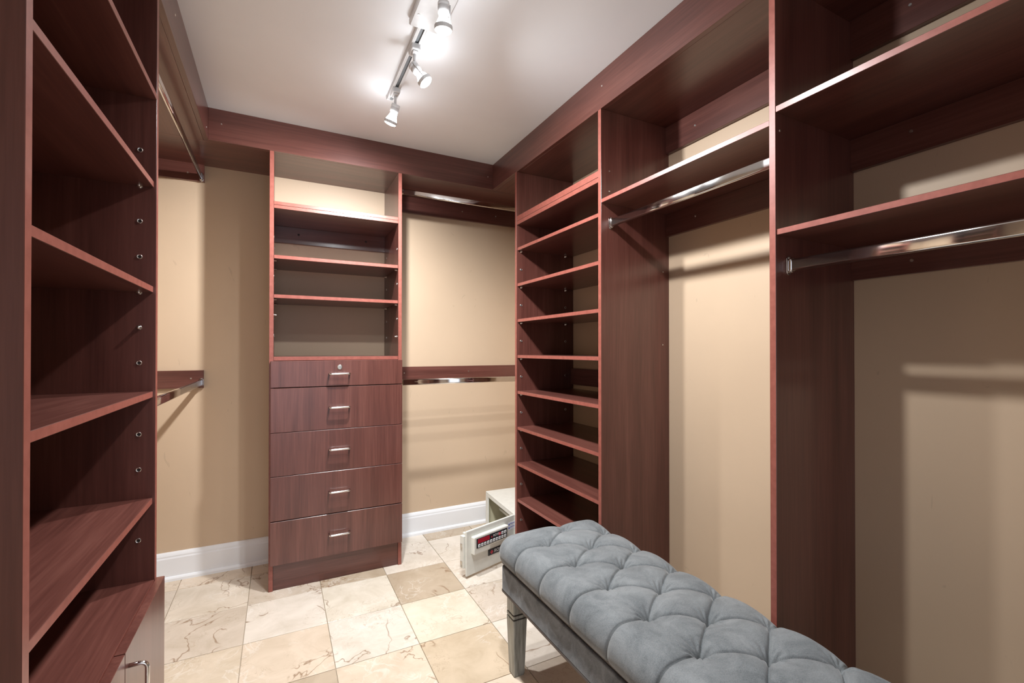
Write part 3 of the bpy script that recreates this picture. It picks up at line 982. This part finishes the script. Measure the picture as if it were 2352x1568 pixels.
def spot_head(y, aim, label, watts=1.0):
    aim = Vector(aim).normalized()
    t = thing('track_spotlight', (TX, y, ZC), label, 'spotlight', 'spotlights on the ceiling track')
    zt = ZC * H - 0.019
    x, yy = TX * H, y * H
    bm = bmesh.new()
    add_box(bm, (-0.0155, -0.026, -0.018), (0.0155, 0.026, 0.004), 0.003, 2)
    add_box(bm, (-0.010, -0.018, -0.024), (0.010, 0.018, -0.017), 0.002, 1)
    mesh_obj('adaptor', bm, LWHITE, (x, yy, zt), t)
    bm = bmesh.new()
    jz = zt - 0.060
    add_cyl(bm, (0, 0, 0.040), (0, 0, 0), 0.0055, 0.0055, 12)
    add_cyl(bm, (0, 0, 0.001), (0, 0, -0.008), 0.0075, 0.006, 12)
    mesh_obj('stem', bm, LWHITE, (x, yy, jz), t, True)
    side = aim.cross(Vector((0, 0, 1)))
    side = side.normalized() if side.length > 1e-3 else Vector((1, 0, 0))
    c = Vector((x, yy, jz - 0.010))                # pivot at the socket
    back = c - aim * 0.012
    bm = bmesh.new()
    add_lathe(bm, back - c, aim, [(0, 0.0165), (0.003, 0.0175), (0.010, 0.0175), (0.011, 0.0165), (0.014, 0.0165), (0.015, 0.0175), (0.032, 0.0160), (0.033, 0.0120)], 20)
    mesh_obj('socket', bm, LWHITE, c, t, True)
    # arm to the lens ring
    bm = bmesh.new()
    prp = side
    add_tube(bm, [prp * 0.0185 - aim * 0.006, prp * 0.019 + aim * 0.030, prp * 0.0245 + aim * 0.062], 0.0022, 8)
    mesh_obj('arm', bm, LWHITE, c, t, True)
    bm = bmesh.new()
    for k in (0,):
        ro, ri = 0.0268, 0.0242
        n = 28
        xx = aim.orthogonal().normalized(); yv = aim.cross(xx)
        rings = []
        for d, r in ((0.054, ri), (0.054, ro), (0.066, ro), (0.066, ri)):
            rings.append([bm.verts.new(aim * d + (xx * math.cos(2 * math.pi * i / n) + yv * math.sin(2 * math.pi * i / n)) * r) for i in range(n)])
        for A, B in zip(rings, rings[1:] + rings[:1]):
            for i in range(n):
                bm.faces.new((A[i], A[(i + 1) % n], B[(i + 1) % n], B[i]))
        bmesh.ops.recalc_face_normals(bm, faces=bm.faces)
    mesh_obj('lens_ring', bm, LWHITE, c, t)
    bm = bmesh.new()
    add_lathe(bm, (0, 0, 0), aim, [(0.018, 0.0115), (0.030, 0.0135), (0.042, 0.0190), (0.054, 0.0235), (0.060, 0.0243)], 24)
    b = mesh_obj('bulb', bm, BULB, c, t, True)
    bm = bmesh.new()
    add_lathe(bm, (0, 0, 0), aim, [(0.0595, 0.0243), (0.0655, 0.0243), (0.0700, 0.0200), (0.0725, 0.0110), (0.0733, 0.0020)], 24)
    mesh_obj('lens', bm, LENS, c, b, True)
    ld = bpy.data.lights.new('spot_beam', 'SPOT')
    ld.energy = LAMP_W * watts
    ld.color = LAMP_COL
    ld.spot_size = math.radians(168)
    ld.spot_blend = 0.85
    ld.shadow_soft_size = 0.024
    lo = bpy.data.objects.new('spot_beam', ld)
    COL.objects.link(lo)
    lo.rotation_euler = aim.to_track_quat('-Z', 'Y').to_euler()
    reg(lo, c + aim * 0.082, t)
    return t
spot_head(1.664, (-0.25, 0.45, -1.0), 'white track spotlight at the tip of the track, tilted towards the back wall', 1.8)
spot_head(1.400, (0.62, -0.25, -0.85), 'white track spotlight tilted towards the hanging bays, showing its round lit lens', 0.8)
spot_head(1.118, (0.03, 0.12, -1.0), 'white track spotlight hanging beside the feed canopy', 0.7)
spot_head(0.840, (0.35, -0.1, -1.0), 'white track spotlight on the doorway half of the track, tilted towards the bench', 0.75)

SC.cycles.diffuse_bounces = 6
SC.cycles.max_bounces = 12
